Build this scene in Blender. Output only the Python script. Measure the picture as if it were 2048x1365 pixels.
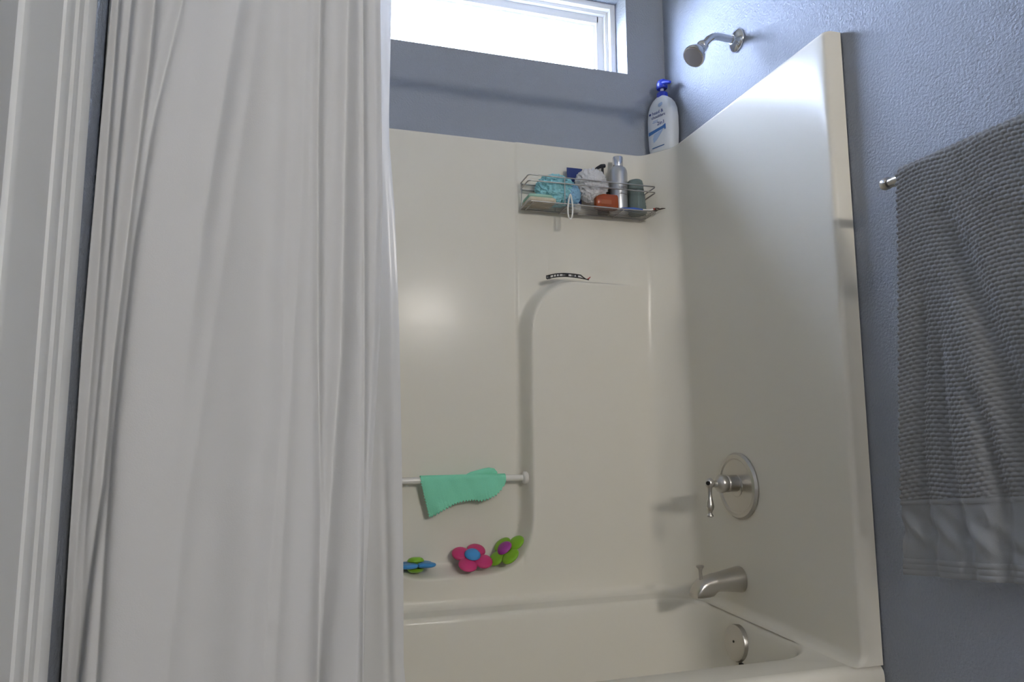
import bpy, bmesh, math, random
import numpy as np
from mathutils import Vector, Matrix, noise

random.seed(7)
scene = bpy.context.scene
for o in list(bpy.data.objects):
    bpy.data.objects.remove(o)

# ------------------------------------------------------------------ camera
def setup_camera():
    pitch, yaw, roll = map(math.radians, (7.0, 16.2, -0.3))
    fwd = Vector((math.sin(yaw) * math.cos(pitch), math.cos(yaw) * math.cos(pitch), math.sin(pitch)))
    r0 = Vector((math.cos(yaw), -math.sin(yaw), 0)); u0 = r0.cross(fwd)
    right = r0 * math.cos(roll) + u0 * math.sin(roll)
    up = -r0 * math.sin(roll) + u0 * math.cos(roll)
    cd = bpy.data.cameras.new('camera'); cam = bpy.data.objects.new('camera', cd)
    scene.collection.objects.link(cam)
    m = Matrix((right, up, -fwd)).transposed().to_4x4()
    m.translation = Vector((0, 0, 0.925))
    cam.matrix_world = m
    cd.sensor_width = 36; cd.lens = 1370 * 36 / 2048
    cd.clip_start = 0.02
    scene.camera = cam
setup_camera()

# ------------------------------------------------------------------ sky, exposure
SKY_STRENGTH = 84.0
LAMP_STRENGTH = 224.0
world = bpy.data.worlds.new('overcast_sky'); scene.world = world; world.use_nodes = True
wn = world.node_tree.nodes; wl = world.node_tree.links; wn.clear()
w_out = wn.new('ShaderNodeOutputWorld'); w_bg = wn.new('ShaderNodeBackground')
w_tc = wn.new('ShaderNodeTexCoord'); w_sep = wn.new('ShaderNodeSeparateXYZ'); w_r = wn.new('ShaderNodeValToRGB')
w_r.color_ramp.elements[0].position = 0.49; w_r.color_ramp.elements[0].color = (0.16, 0.16, 0.15, 1)
w_r.color_ramp.elements[1].position = 0.51; w_r.color_ramp.elements[1].color = (0.64, 0.725, 1.0, 1)
w_m = wn.new('ShaderNodeMath'); w_m.operation = 'MULTIPLY_ADD'; w_m.inputs[1].default_value = 0.5; w_m.inputs[2].default_value = 0.5
wl.new(w_tc.outputs['Generated'], w_sep.inputs[0]); wl.new(w_sep.outputs['Z'], w_m.inputs[0])
wl.new(w_m.outputs[0], w_r.inputs[0]); wl.new(w_r.outputs[0], w_bg.inputs[0]); wl.new(w_bg.outputs[0], w_out.inputs[0])
w_bg.inputs[1].default_value = SKY_STRENGTH
scene.view_settings.view_transform = 'Standard'
scene.view_settings.look = 'None'
scene.view_settings.gamma = 1.0
scene.view_settings.use_curve_mapping = False
scene.view_settings.exposure = 0.0

# ------------------------------------------------------------------ helpers
COL = scene.collection
def sm(t):
    t = min(1.0, max(0.0, t)); return t * t * (3 - 2 * t)
def npsm(t):
    t = np.clip(t, 0, 1); return t * t * (3 - 2 * t)
def interp(zs, pts):
    """pts = list of (z, value) in any order"""
    p = sorted(pts); return np.interp(zs, [a for a, b in p], [b for a, b in p])

def mat(name, color=(.8, .8, .8), rough=.5, metal=0.0, spec=.5, bump=None, trans=0.0, ior=1.45,
        emis=None, vary=None, coat=0.0, sss=0.0):
    m = bpy.data.materials.new(name); m.use_nodes = True
    nt = m.node_tree; b = nt.nodes['Principled BSDF']
    b.inputs['Base Color'].default_value = (*color, 1); b.inputs['Roughness'].default_value = rough
    b.inputs['Metallic'].default_value = metal; b.inputs['Specular IOR Level'].default_value = spec
    b.inputs['Transmission Weight'].default_value = trans; b.inputs['IOR'].default_value = ior
    b.inputs['Coat Weight'].default_value = coat
    if sss: b.inputs['Subsurface Weight'].default_value = sss; b.inputs['Subsurface Radius'].default_value = (.01, .01, .01)
    if emis:
        b.inputs['Emission Color'].default_value = (*emis[0], 1); b.inputs['Emission Strength'].default_value = emis[1]
    tc = nt.nodes.new('ShaderNodeTexCoord')
    if bump:                                   # list of (scale, strength, distance, detail)
        prev = None
        for sc, st, di, de in bump:
            n = nt.nodes.new('ShaderNodeTexNoise'); n.inputs['Scale'].default_value = sc; n.inputs['Detail'].default_value = de
            nt.links.new(tc.outputs['Object'], n.inputs['Vector'])
            bp = nt.nodes.new('ShaderNodeBump'); bp.inputs['Strength'].default_value = st; bp.inputs['Distance'].default_value = di
            nt.links.new(n.outputs[0], bp.inputs['Height'])
            if prev: nt.links.new(prev.outputs[0], bp.inputs['Normal'])
            prev = bp
        nt.links.new(prev.outputs[0], b.inputs['Normal'])
    if vary:                                   # (scale, amount) mottled albedo
        n = nt.nodes.new('ShaderNodeTexNoise'); n.inputs['Scale'].default_value = vary[0]; n.inputs['Detail'].default_value = 4
        nt.links.new(tc.outputs['Object'], n.inputs['Vector'])
        r = nt.nodes.new('ShaderNodeValToRGB'); a = vary[1]
        r.color_ramp.elements[0].position = .3; r.color_ramp.elements[1].position = .7
        r.color_ramp.elements[0].color = (*[c * (1 - a) for c in color], 1)
        r.color_ramp.elements[1].color = (*[min(1, c * (1 + a)) for c in color], 1)
        nt.links.new(n.outputs[0], r.inputs[0]); nt.links.new(r.outputs[0], b.inputs['Base Color'])
    return m

def sheet_mat(name, color, transl, transp=0.0, rough=.8, gloss=0.0, bump=None):
    """cloth or film: diffuse + translucent (+ clear) light passing through"""
    m = bpy.data.materials.new(name); m.use_nodes = True; nt = m.node_tree; nt.nodes.clear()
    out = nt.nodes.new('ShaderNodeOutputMaterial')
    d = nt.nodes.new('ShaderNodeBsdfDiffuse'); d.inputs[0].default_value = (*color, 1)
    t = nt.nodes.new('ShaderNodeBsdfTranslucent'); t.inputs[0].default_value = (*color, 1)
    mx = nt.nodes.new('ShaderNodeMixShader'); mx.inputs[0].default_value = transl
    nt.links.new(d.outputs[0], mx.inputs[1]); nt.links.new(t.outputs[0], mx.inputs[2]); last = mx
    if gloss:
        g = nt.nodes.new('ShaderNodeBsdfGlossy'); g.inputs['Roughness'].default_value = rough
        gm = nt.nodes.new('ShaderNodeMixShader'); gm.inputs[0].default_value = gloss
        nt.links.new(last.outputs[0], gm.inputs[1]); nt.links.new(g.outputs[0], gm.inputs[2]); last = gm
    if transp:
        c = nt.nodes.new('ShaderNodeBsdfTransparent'); cm = nt.nodes.new('ShaderNodeMixShader'); cm.inputs[0].default_value = transp
        nt.links.new(last.outputs[0], cm.inputs[1]); nt.links.new(c.outputs[0], cm.inputs[2]); last = cm
    if bump:
        tc = nt.nodes.new('ShaderNodeTexCoord'); n = nt.nodes.new('ShaderNodeTexNoise'); n.inputs['Scale'].default_value = bump[0]
        n.inputs['Detail'].default_value = 3
        bp = nt.nodes.new('ShaderNodeBump'); bp.inputs['Strength'].default_value = bump[1]; bp.inputs['Distance'].default_value = bump[2]
        nt.links.new(tc.outputs['Object'], n.inputs['Vector']); nt.links.new(n.outputs[0], bp.inputs['Height'])
        nt.links.new(bp.outputs[0], d.inputs['Normal'])
    nt.links.new(last.outputs[0], out.inputs[0])
    return m

M = {}
M['paint'] = mat('blue_grey_paint', (.310, .338, .388), .50, spec=.34, bump=[(165, .9, .0035, 3), (80, .12, .003, 2)])
M['ceiling'] = mat('white_ceiling_paint', (.58, .58, .57), .8)
M['floor'] = mat('beige_vinyl_floor', (.30, .27, .235), .45, vary=(8, .12))
M['trim'] = mat('white_trim_paint', (.72, .73, .73), .4)
M['vinyl'] = mat('white_window_vinyl', (.85, .86, .87), .3)
M['gel'] = mat('bone_gelcoat', (.80, .765, .675), .19, spec=.12, bump=[(9, .05, .01, 2)])
M['curtain'] = sheet_mat('white_cotton_curtain', (.76, .76, .765), .16, bump=(420, .25, .001))
M['liner'] = sheet_mat('frosted_liner_film', (.80, .80, .80), .22, rough=.3, gloss=.05)
M['nickel'] = mat('brushed_nickel', (.56, .535, .50), .30, metal=1.0)
M['nickel_dark'] = mat('satin_nickel_face', (.54, .52, .485), .34, metal=1.0)
M['chrome'] = mat('chrome', (.75, .76, .78), .12, metal=1.0)
M['nozzle'] = mat('grey_nozzle_plate', (.30, .28, .275), .5)
M['wire'] = mat('satin_steel_wire', (.46, .45, .44), .35, metal=1.0)
M['towel'] = mat('grey_terry', (.235, .238, .242), .95, spec=.1, bump=[(900, .5, .001, 2)])
M['towel_band'] = mat('grey_flat_weave', (.27, .275, .28), .9, spec=.1, bump=[(600, .35, .001, 2)])
M['mint'] = mat('mint_terry', (.27, .76, .52), .95, spec=.1, bump=[(500, .6, .002, 2)])
M['acrylic'] = mat('white_acrylic', (.80, .78, .73), .12)
M['pink'] = mat('pink_plastic', (.56, .04, .16), .4)
M['blue'] = mat('blue_plastic', (.055, .27, .58), .4)
M['green'] = mat('lime_plastic', (.21, .44, .02), .4)
M['purple'] = mat('purple_plastic', (.33, .04, .28), .4)
M['bottle'] = mat('white_bottle_plastic', (.74, .77, .80), .3)
M['cap_blue'] = mat('royal_blue_cap', (.02, .045, .45), .3)
M['print_navy'] = mat('navy_print', (.03, .05, .22), .5)
M['print_blue'] = mat('blue_print', (.05, .16, .42), .5)
M['print_pale'] = mat('pale_blue_print', (.38, .50, .70), .5)
M['navy'] = mat('navy_tube', (.012, .03, .15), .35)
M['teal'] = mat('teal_print', (.04, .20, .30), .4)
M['black'] = mat('black_plastic', (.012, .012, .014), .35)
M['white_pl'] = mat('white_plastic', (.80, .80, .78), .4)
M['silver'] = mat('silver_bottle', (.56, .56, .57), .28, metal=.85)
M['silver_cap'] = mat('silver_cap', (.72, .72, .75), .2, metal=1.0)
M['amber'] = mat('amber_gel', (.36, .065, .010), .2, trans=.25)
M['amber_dark'] = mat('dark_amber_print', (.30, .07, .01), .4)
M['sage'] = mat('sage_grey_foam', (.13, .17, .16), .8, bump=[(200, .4, .002, 2)])
M['turq'] = sheet_mat('turquoise_mesh_net', (.42, .80, .86), .30)
M['turq2'] = sheet_mat('sky_blue_mesh_net', (.38, .66, .90), .30)
M['whitenet'] = sheet_mat('white_mesh_net', (.88, .88, .89), .30)
M['rope'] = mat('white_rope', (.85, .84, .80), .8)
M['cream'] = mat('cream_sponge', (.62, .55, .42), .9, bump=[(160, .5, .003, 3)])
M['palegreen'] = mat('pale_green_net', (.38, .60, .48), .9)
M['razor_blue'] = mat('razor_blue', (.03, .10, .42), .35)
M['red'] = mat('red_plastic', (.35, .03, .02), .4)
M['dark_metal'] = mat('dark_metal', (.08, .06, .05), .4, metal=.6)
M['rubber'] = mat('clear_rubber', (.6, .6, .6), .3, trans=.5)
def pane_mat():
    m = bpy.data.materials.new('window_glass'); m.use_nodes = True; nt = m.node_tree; nt.nodes.clear()
    out = nt.nodes.new('ShaderNodeOutputMaterial'); t = nt.nodes.new('ShaderNodeBsdfTransparent'); t.inputs[0].default_value = (.93, .96, .97, 1)
    g = nt.nodes.new('ShaderNodeBsdfGlossy'); g.inputs['Roughness'].default_value = .02
    mx = nt.nodes.new('ShaderNodeMixShader'); mx.inputs[0].default_value = .04
    nt.links.new(t.outputs[0], mx.inputs[1]); nt.links.new(g.outputs[0], mx.inputs[2]); nt.links.new(mx.outputs[0], out.inputs[0])
    return m
M['pane'] = pane_mat()
M['globe'] = mat('lit_opal_glass', (.9, .9, .9), .4, emis=((1.0, .94, .85), LAMP_STRENGTH))

def link(name, me, material, parent=None, smooth=False, auto=None):
    o = bpy.data.objects.new(name, me); COL.objects.link(o)
    if material is not None and not me.materials: me.materials.append(M[material] if isinstance(material, str) else material)
    if parent is not None: o.parent = parent
    if smooth:
        me.polygons.foreach_set('use_smooth', [True] * len(me.polygons))
        if auto is not None:
            me.set_sharp_from_angle(angle=math.radians(auto))
    return o
def obj(name, bm, material, parent=None, smooth=False, auto=40):
    me = bpy.data.meshes.new(name); bmesh.ops.recalc_face_normals(bm, faces=bm.faces); bm.to_mesh(me); bm.free()
    return link(name, me, material, parent, smooth, auto)
def pyd(name, v, f, material, parent=None, smooth=True, auto=None, recalc=False):
    me = bpy.data.meshes.new(name); me.from_pydata([tuple(map(float, p)) for p in v], [], f); me.update()
    if recalc:
        bm = bmesh.new(); bm.from_mesh(me); bmesh.ops.recalc_face_normals(bm, faces=bm.faces); bm.to_mesh(me); bm.free()
    return link(name, me, material, parent, smooth, auto)
def empty(name, loc):
    o = bpy.data.objects.new(name, None); COL.objects.link(o); o.location = loc; o.empty_display_size = .05
    return o
def tag(o, label, cat, group=None):
    o['label'] = label; o['category'] = cat
    if group: o['group'] = group
    return o
def struct(o):
    o['kind'] = 'structure'; return o

def box(bm, lo, hi, bev=0.0, seg=2):
    x0, y0, z0 = lo; x1, y1, z1 = hi
    r = bmesh.ops.create_cube(bm, size=1)
    for v in r['verts']:
        v.co = Vector(((x0 + x1) / 2 + v.co.x * (x1 - x0), (y0 + y1) / 2 + v.co.y * (y1 - y0), (z0 + z1) / 2 + v.co.z * (z1 - z0)))
    if bev:
        es = list({e for v in r['verts'] for e in v.link_edges})
        bmesh.ops.bevel(bm, geom=es, offset=bev, segments=seg, affect='EDGES', profile=.5)
    return bm
def frame_of(d):
    d = Vector(d).normalized(); a = Vector((0, 0, 1)) if abs(d.z) < .9 else Vector((1, 0, 0))
    u = d.cross(a).normalized(); return u, d.cross(u).normalized(), d
def tube(bm, pts, r, seg=10, closed=False, cap=True):
    """sweep a circle (radius number or list) along points with parallel transport"""
    pts = [Vector(p) for p in pts]; n = len(pts); rs = r if isinstance(r, (list, tuple)) else [r] * n
    rings = []; pu = None
    for i, p in enumerate(pts):
        if closed: d = pts[(i + 1) % n] - pts[i - 1]
        else: d = pts[min(i + 1, n - 1)] - pts[max(i - 1, 0)]
        d.normalize()
        if pu is None: u, w, _ = frame_of(d)
        else:
            u = (pu - d * pu.dot(d)); u.normalize(); w = d.cross(u)
        pu = u
        rings.append([bm.verts.new(p + u * rs[i] * math.cos(t) + w * rs[i] * math.sin(t)) for t in [2 * math.pi * k / seg for k in range(seg)]])
    m = n if closed else n - 1
    for i in range(m):
        a, b = rings[i], rings[(i + 1) % n]
        for k in range(seg): bm.faces.new((a[k], a[(k + 1) % seg], b[(k + 1) % seg], b[k]))
    if cap and not closed: bm.faces.new(rings[0][::-1]); bm.faces.new(rings[-1])
    return bm
def lathe(bm, prof, base, axis, seg=32):
    """prof = [(radius, distance along axis)]"""
    u, w, d = frame_of(axis); base = Vector(base); rings = []
    for r, h in prof:
        if r < 1e-6: rings.append([bm.verts.new(base + d * h)])
        else: rings.append([bm.verts.new(base + d * h + (u * math.cos(t) + w * math.sin(t)) * r) for t in [2 * math.pi * k / seg for k in range(seg)]])
    for a, b in zip(rings, rings[1:]):
        if len(a) == 1 and len(b) == 1: continue
        for k in range(seg):
            k2 = (k + 1) % seg
            if len(a) == 1: bm.faces.new((a[0], b[k2], b[k]))
            elif len(b) == 1: bm.faces.new((a[k], a[k2], b[0]))
            else: bm.faces.new((a[k], a[k2], b[k2], b[k]))
    if len(rings[0]) > 1: bm.faces.new(rings[0][::-1])
    if len(rings[-1]) > 1: bm.faces.new(rings[-1])
    return bm
def arc_pts(c, r, a0, a1, n, plane='xz', y=0.0):
    out = []
    for i in range(n + 1):
        a = math.radians(a0 + (a1 - a0) * i / n); out.append((c[0] + r * math.cos(a), c[1] + r * math.sin(a)))
    return out
def round_path(pts, r, n=5):
    """polyline with filleted corners"""
    pts = [Vector(p) for p in pts]; out = [pts[0]]
    for a, b, c in zip(pts, pts[1:], pts[2:]):
        d1 = (a - b).normalized(); d2 = (c - b).normalized()
        rr = min(r, (a - b).length * .45, (c - b).length * .45)
        for i in range(n + 1):
            t = i / n; out.append((b + d1 * rr) * (1 - t) ** 2 + b * 2 * t * (1 - t) + (b + d2 * rr) * t ** 2)
    return out + [pts[-1]]
def grid_faces(nu, nv, wrap=False):
    f = []
    for i in range(nu if wrap else nu - 1):
        for j in range(nv - 1):
            a = i * nv + j; b = ((i + 1) % nu) * nv + j
            f.append((a, b, b + 1, a + 1))
    return f

# ------------------------------------------------------------------ room shell
WX0, WX1, WYB, WYR, CEIL = -.355, 1.17, 2.06, -2.05, 2.74
WIN = (-.20, 1.024, 2.142, 2.455)            # x0, x1, z0, z1 of the window recess
WALL_T = .20
b = bmesh.new(); box(b, (WX0 - .2, WYR - .2, -.06), (WX1 + .2, WYB + WALL_T, 0)); struct(obj('floor', b, 'floor'))
b = bmesh.new(); box(b, (WX0 - .2, WYR - .2, CEIL), (WX1 + .2, WYB + WALL_T, CEIL + .06)); struct(obj('ceiling', b, 'ceiling'))
b = bmesh.new()
x0, x1, z0, z1 = WIN
box(b, (WX0 - .2, WYB, 0), (WX1 + .2, WYB + WALL_T, z0)); box(b, (WX0 - .2, WYB, z1), (WX1 + .2, WYB + WALL_T, CEIL))
box(b, (WX0 - .2, WYB, z0), (x0, WYB + WALL_T, z1)); box(b, (x1, WYB, z0), (WX1 + .2, WYB + WALL_T, z1))
struct(obj('wall_back', b, 'paint'))
b = bmesh.new(); box(b, (WX1, WYR, 0), (WX1 + .12, WYB, CEIL)); struct(obj('wall_right', b, 'paint'))
b = bmesh.new(); box(b, (WX0, WYR - .12, 0), (WX1, WYR, CEIL)); struct(obj('wall_rear', b, 'paint'))
DOOR_Y0, DOOR_Y1, DOOR_Z = .125, .885, 2.05
b = bmesh.new(); box(b, (WX0 - .12, DOOR_Y1 + .015, 0), (WX0, WYB, CEIL)); box(b, (WX0 - .12, WYR, 0), (WX0, DOOR_Y0 - .015, CEIL))
box(b, (WX0 - .12, DOOR_Y0 - .015, DOOR_Z + .015), (WX0, DOOR_Y1 + .015, CEIL)); struct(obj('wall_left', b, 'paint'))
b = bmesh.new(); box(b, (WX1 - .014, WYR, 0), (WX1, 1.22, .09), .004); struct(obj('baseboard_right', b, 'trim', None, True))

# door in the left wall: slab, jambs, moulded casing
door = struct(empty('door_1', (WX0, (DOOR_Y0 + DOOR_Y1) / 2, 0)))
def dchild(name, bm, material='trim', auto=30):
    o = obj(name, bm, material, None, True, auto); o.parent = door; o.matrix_parent_inverse = Matrix.Translation(-door.location); return o
b = bmesh.new(); box(b, (-.385, DOOR_Y0 + .003, .008), (-.3435, DOOR_Y1 - .006, DOOR_Z - .004), .003); dchild('door_slab', b)
b = bmesh.new(); box(b, (WX0 - .12, DOOR_Y1, 0), (WX0 + .001, DOOR_Y1 + .015, DOOR_Z), .002); dchild('door_jamb', b)
b = bmesh.new(); box(b, (WX0 - .12, DOOR_Y0 - .015, 0), (WX0 + .001, DOOR_Y0, DOOR_Z), .002); dchild('door_jamb', b)
b = bmesh.new(); box(b, (WX0 - .12, DOOR_Y0 - .015, DOOR_Z), (WX0 + .001, DOOR_Y1 + .015, DOOR_Z + .015), .002); dchild('head_jamb', b)
CAS = [(0, 0), (0, .009), (.0015, .013), (.005, .0155), (.010, .0165), (.108, .0165), (.110, .020), (.116, .0225), (.124, .0225), (.128, .019), (.140, .018),
       (.147, .018), (.150, .022), (.158, .023), (.162, .0195), (.172, .0185), (.180, .0185), (.184, .023), (.190, .0255), (.204, .0265), (.212, .025), (.216, .020), (.216, 0)]
def casing(y_in, sgn):
    b = bmesh.new(); lo = []; hi = []
    for t, h in CAS:
        lo.append(b.verts.new((WX0 + h, y_in + sgn * t, 0))); hi.append(b.verts.new((WX0 + h, y_in + sgn * t, DOOR_Z + .11)))
    for i in range(len(CAS) - 1): b.faces.new((lo[i], lo[i + 1], hi[i + 1], hi[i]))
    b.faces.new(lo); b.faces.new(hi)
    dchild('door_casing', b, 'trim', 25)
casing(DOOR_Y1 + .003, 1); casing(DOOR_Y0 - .003, -1)

# ------------------------------------------------------------------ window
win = struct(empty('window_1', ((x0 + x1) / 2, WYB + .10, z0)))
def wchild(name, bm, material, parent=None):
    o = obj(name, bm, material, None, True, 30); o.parent = parent or win
    if parent is None: o.matrix_parent_inverse = Matrix.Translation(-win.location)
    return o
def ring_frame(y0, y1, xa, xb, za, zb, wd, bev=.004):
    b = bmesh.new()
    box(b, (xa, y0, za), (xa + wd, y1, zb), bev); box(b, (xb - wd, y0, za), (xb, y1, zb), bev)
    box(b, (xa + wd * .6, y0, zb - wd), (xb - wd * .6, y1, zb), bev); box(b, (xa + wd * .6, y0, za), (xb - wd * .6, y1, za + wd), bev)
    return b
wchild('window_frame', ring_frame(WYB + .085, WYB + .19, x0, x1, z0 - .004, z1, .022), 'vinyl')
wchild('window_frame_step', ring_frame(WYB + .105, WYB + .19, x0 + .018, x1 - .018, z0 + .012, z1 - .018, .016, .003), 'vinyl')
wchild('window_sash', ring_frame(WYB + .120, WYB + .165, x0 + .032, x1 - .032, z0 + .025, z1 - .032, .030, .004), 'vinyl')
wchild('glazing_bead', ring_frame(WYB + .134, WYB + .150, x0 + .060, x1 - .060, z0 + .053, z1 - .060, .010, .003), 'vinyl')
b = bmesh.new(); box(b, (x0 + .06, WYB + .141, z0 + .05), (x1 - .06, WYB + .145, z1 - .06)); wchild('pane', b, 'pane')

# ------------------------------------------------------------------ tub and shower unit
PX0, PX1, PYF, PYB, ZDECK, ZTOP = -.305, 1.12, 1.235, 2.035, .42, 1.838
BLK = .07                                      # how far the lower moulded block stands proud
XN0, XN1, ZSH, ZAR, RAR = .182, .622, .512, 1.378, .165
def block_mask(x, z):
    def col(x):                                # right column: x > XN1, z < ZAR with a rounded shoulder
        qx = (XN1 + RAR) - x; qz = z - (ZAR - RAR)
        corner = np.hypot(np.maximum(qx, 0), np.maximum(qz, 0)) - RAR
        return np.where((qx > 0) & (qz > 0), corner, np.maximum(XN1 - x, z - ZAR))
    dr = col(x); dl = col(XN0 + XN1 - x); ds = z - ZSH
    def smin(a, b, k):
        h = np.clip(.5 + .5 * (b - a) / k, 0, 1); return b * (1 - h) + a * h - k * h * (1 - h)
    d = smin(smin(ds, dr, .16), dl, .16)
    out = np.maximum(x - .5 * (XN0 + XN1), .5 * (XN0 + XN1) - x)      # the ledge melts into the wall towards the corners
    return np.maximum(npsm((.012 - d) / .026), npsm((out - .38) / .22) * npsm((1.64 - z) / .27))
tubunit = tag(empty('bathtub', (.40, 1.64, 0)), 'bone white one-piece bathtub and shower surround with moulded shelf and ledge', 'bathtub')
def tchild(o):
    o.parent = tubunit; o.matrix_parent_inverse = Matrix.Translation(-tubunit.location); return o

zs = np.unique(np.concatenate([np.linspace(ZDECK, .445, 8), np.arange(.445, .66, .004), np.arange(.66, 1.19, .02),
                               np.arange(1.19, 1.41, .004), np.arange(1.41, 1.83, .03), np.linspace(1.826, ZTOP, 5)]).round(4))
xs_lin = np.unique(np.concatenate([np.linspace(0, .12, 6), np.arange(.12, .30, .004), np.arange(.30, .46, .02), np.arange(.46, .80, .004), np.arange(.80, .96, .02), [.965]]).round(4))
def surround_path(z):
    """plan outline of the inner skin at height z, right flange -> right panel -> back -> left panel -> left flange"""
    o = 0.0
    if z < .445: o = .025 - math.sqrt(max(0, .025 ** 2 - (.445 - z) ** 2))
    if z > ZTOP - .010: o = -(.010 - math.sqrt(max(0, .010 ** 2 - (z - ZTOP + .010) ** 2)))
    xr, xl = PX1 - o, PX0 + o
    mr = float(block_mask(np.array(1.02), np.array(z)))
    pts = []; rf = .012
    pts += [(WX1 - .003, PYF)] + [(xr + rf - rf * math.sin(math.radians(a)), PYF + rf - rf * math.cos(math.radians(a))) for a in (0, 22, 45, 68, 90)]
    yb = PYB - BLK * mr - .004 - o
    dxc = .070 + .020 * mr
    def cham(xe, sg):                          # panel -> angled corner facet -> back, softly creased
        A, B = Vector((xe, 1.872 + .061 * (z - .42) / 1.418 - o)), Vector((xe - sg * dxc, yb))
        return round_path([A - Vector((0, .07)), A, B, B - Vector((sg * .055, 0))], .030, 8)
    cr = cham(xr, 1); cl = cham(xl, -1)
    for t in np.linspace(PYF + rf + .02, cr[0].y - .01, 8): pts.append((xr, t))
    pts += [(p.x, p.y) for p in cr[1:-1]]
    xa, xb = cr[-1].x, cl[-1].x
    body = xs_lin[::-1]
    xx = np.concatenate([[xa - .003], np.clip(body, xb + .01, xa - .006), np.linspace(-.02, xb + .003, 6)])
    m = block_mask(xx, np.full_like(xx, z))
    step = .004 * npsm((xx - .603) / .008) + .004 * npsm((.201 - xx) / .008)
    step = .004 + (step - .004) * sm((z - .50) / .05)     # the vertical seam only marks the upper wall
    yy = PYB - BLK * m - step - o
    pts += list(zip(xx, yy))
    pts += [(p.x, p.y) for p in cl[1:-1][::-1]]
    for t in np.linspace(cl[0].y - .01, PYF + rf + .02, 5): pts.append((xl, t))
    pts += [(xl - rf + rf * math.sin(math.radians(a)), PYF + rf - rf * math.cos(math.radians(a))) for a in (90, 68, 45, 22, 0)] + [(WX0 + .003, PYF)]
    return pts
verts = []; rows = [surround_path(float(z)) for z in zs]; NP = len(rows[0])
for z, row in zip(zs, rows):
    verts += [(px, py, z) for px, py in row]
faces = []
for j in range(len(zs) - 1):
    for i in range(NP - 1):
        a = j * NP + i; faces.append((a, a + 1, a + NP + 1, a + NP))
# top ledge back to the painted walls
base = len(verts); top = rows[-1]
for px, py in top:
    if py < 1.8 or px > WX1 - .02: q = (WX1 - .002 if px > .4 else WX0 + .002, py)
    elif px > PX1 - .085:
        t = (px - (PX1 - .085)) / .085; q = (px + (WX1 - .002 - px) * sm(t * 1.0), WYB - .002 - (WYB - .002 - py) * sm((t - .8) / .2))
    else: q = (px, WYB - .002)
    verts.append((q[0], q[1], ZTOP))
last = (len(zs) - 1) * NP
for i in range(NP - 1): faces.append((last + i, last + i + 1, base + i + 1, base + i))
tchild(pyd('surround_panel', verts, faces, 'gel', None, True, 50))

# deck and basin
def rrect(xa, xb, ya, yb, r, n_side=14, n_arc=10):
    pts = []
    for (cx, cy, a0) in ((xb - r, yb - r, 0), (xa + r, yb - r, 90), (xa + r, ya + r, 180), (xb - r, ya + r, 270)):
        for k in range(n_arc + 1):
            a = math.radians(a0 + 90 * k / n_arc); pts.append((cx + r * math.cos(a), cy + r * math.sin(a)))
        nx = {0: (xa + r, yb), 90: (xa, ya + r), 180: (xb - r, ya), 270: (xb, yb - r)}[a0]
        p = pts[-1]
        for k in range(1, n_side): pts.append((p[0] + (nx[0] - p[0]) * k / n_side, p[1] + (nx[1] - p[1]) * k / n_side))
    return pts
BX0, BX1, BY0, BY1 = -.24, 1.104, 1.325, 1.880
loops = [(rrect(WX0 + .02, WX1 - .012, PYF + .02, WYB - .02, .004), ZDECK)]
for ins, z in ((0, ZDECK), (.004, ZDECK - .0015), (.008, ZDECK - .005), (.0115, ZDECK - .011), (.013, ZDECK - .02), (.020, .36), (.028, .30), (.042, .22), (.065, .15), (.10, .11), (.15, .092), (.22, .085)):
    loops.append((rrect(BX0 + ins * 2.2, BX1 - ins, BY0 + ins, BY1 - ins, max(.03, .115 - ins * .25)), z))
nl = len(loops[0][0]); v = []; f = []
for pts, z in loops: v += [(p[0], p[1], z) for p in pts]
for j in range(len(loops) - 1):
    for i in range(nl):
        a = j * nl + i; c = j * nl + (i + 1) % nl; f.append((a, c, c + nl, a + nl))
f.append(tuple((len(loops) - 1) * nl + i for i in range(nl)))
tchild(pyd('tub_basin', v, f, 'gel', None, True, 60, True))
prof = [(PYF + .024, ZDECK), (PYF + .014, ZDECK - .001), (PYF + .006, ZDECK - .005), (PYF + .001, ZDECK - .012), (PYF - .001, ZDECK - .022), (PYF - .001, .36), (PYF + .012, .33), (PYF + .016, .08), (PYF + .004, .05), (PYF + .004, .0), (PYF + .03, 0)]
v = []; f = []
for X in (WX0 + .002, WX1 - .002): v += [(X, y, z) for y, z in prof]
for i in range(len(prof) - 1): f.append((i, i + 1, i + 1 + len(prof), i + len(prof)))
tchild(pyd('tub_apron', v, f, 'gel', None, True, 50, True))

# ------------------------------------------------------------------ shower head
sh = tag(empty('wall_shower', (1.17, 1.632, 2.045)), 'chrome shower head on a bent arm above the tub surround', 'shower head')
def under(root, o):
    o.parent = root; o.matrix_parent_inverse = Matrix.Translation(-root.location); return o
b = bmesh.new(); lathe(b, [(.034, 0), (.034, .003), (.031, .008), (.022, .013), (.014, .016), (.014, .02)], (1.1698, 1.632, 2.045), (-1, 0, 0)); under(sh, obj('wall_flange', b, 'chrome', None, True, 35))
arm = round_path([(1.166, 1.632, 2.045), (1.085, 1.630, 2.047), (1.046, 1.622, 2.003)], .035, 8)
b = bmesh.new(); tube(b, arm, .0105, 16); under(sh, obj('shower_arm', b, 'chrome', None, True, 60))
ax = Vector((-.64, -.12, -.76)).normalized(); p0 = Vector((1.050, 1.623, 2.008))
b = bmesh.new(); lathe(b, [(.012, 0), (.0165, .003), (.0175, .008), (.0165, .013), (.0135, .017), (.0135, .020), (.018, .027), (.026, .040), (.0315, .052), (.0325, .058), (.0315, .0625), (.029, .0635)], p0, ax, 36); under(sh, obj('spray_body', b, 'chrome', None, True, 30))
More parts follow.
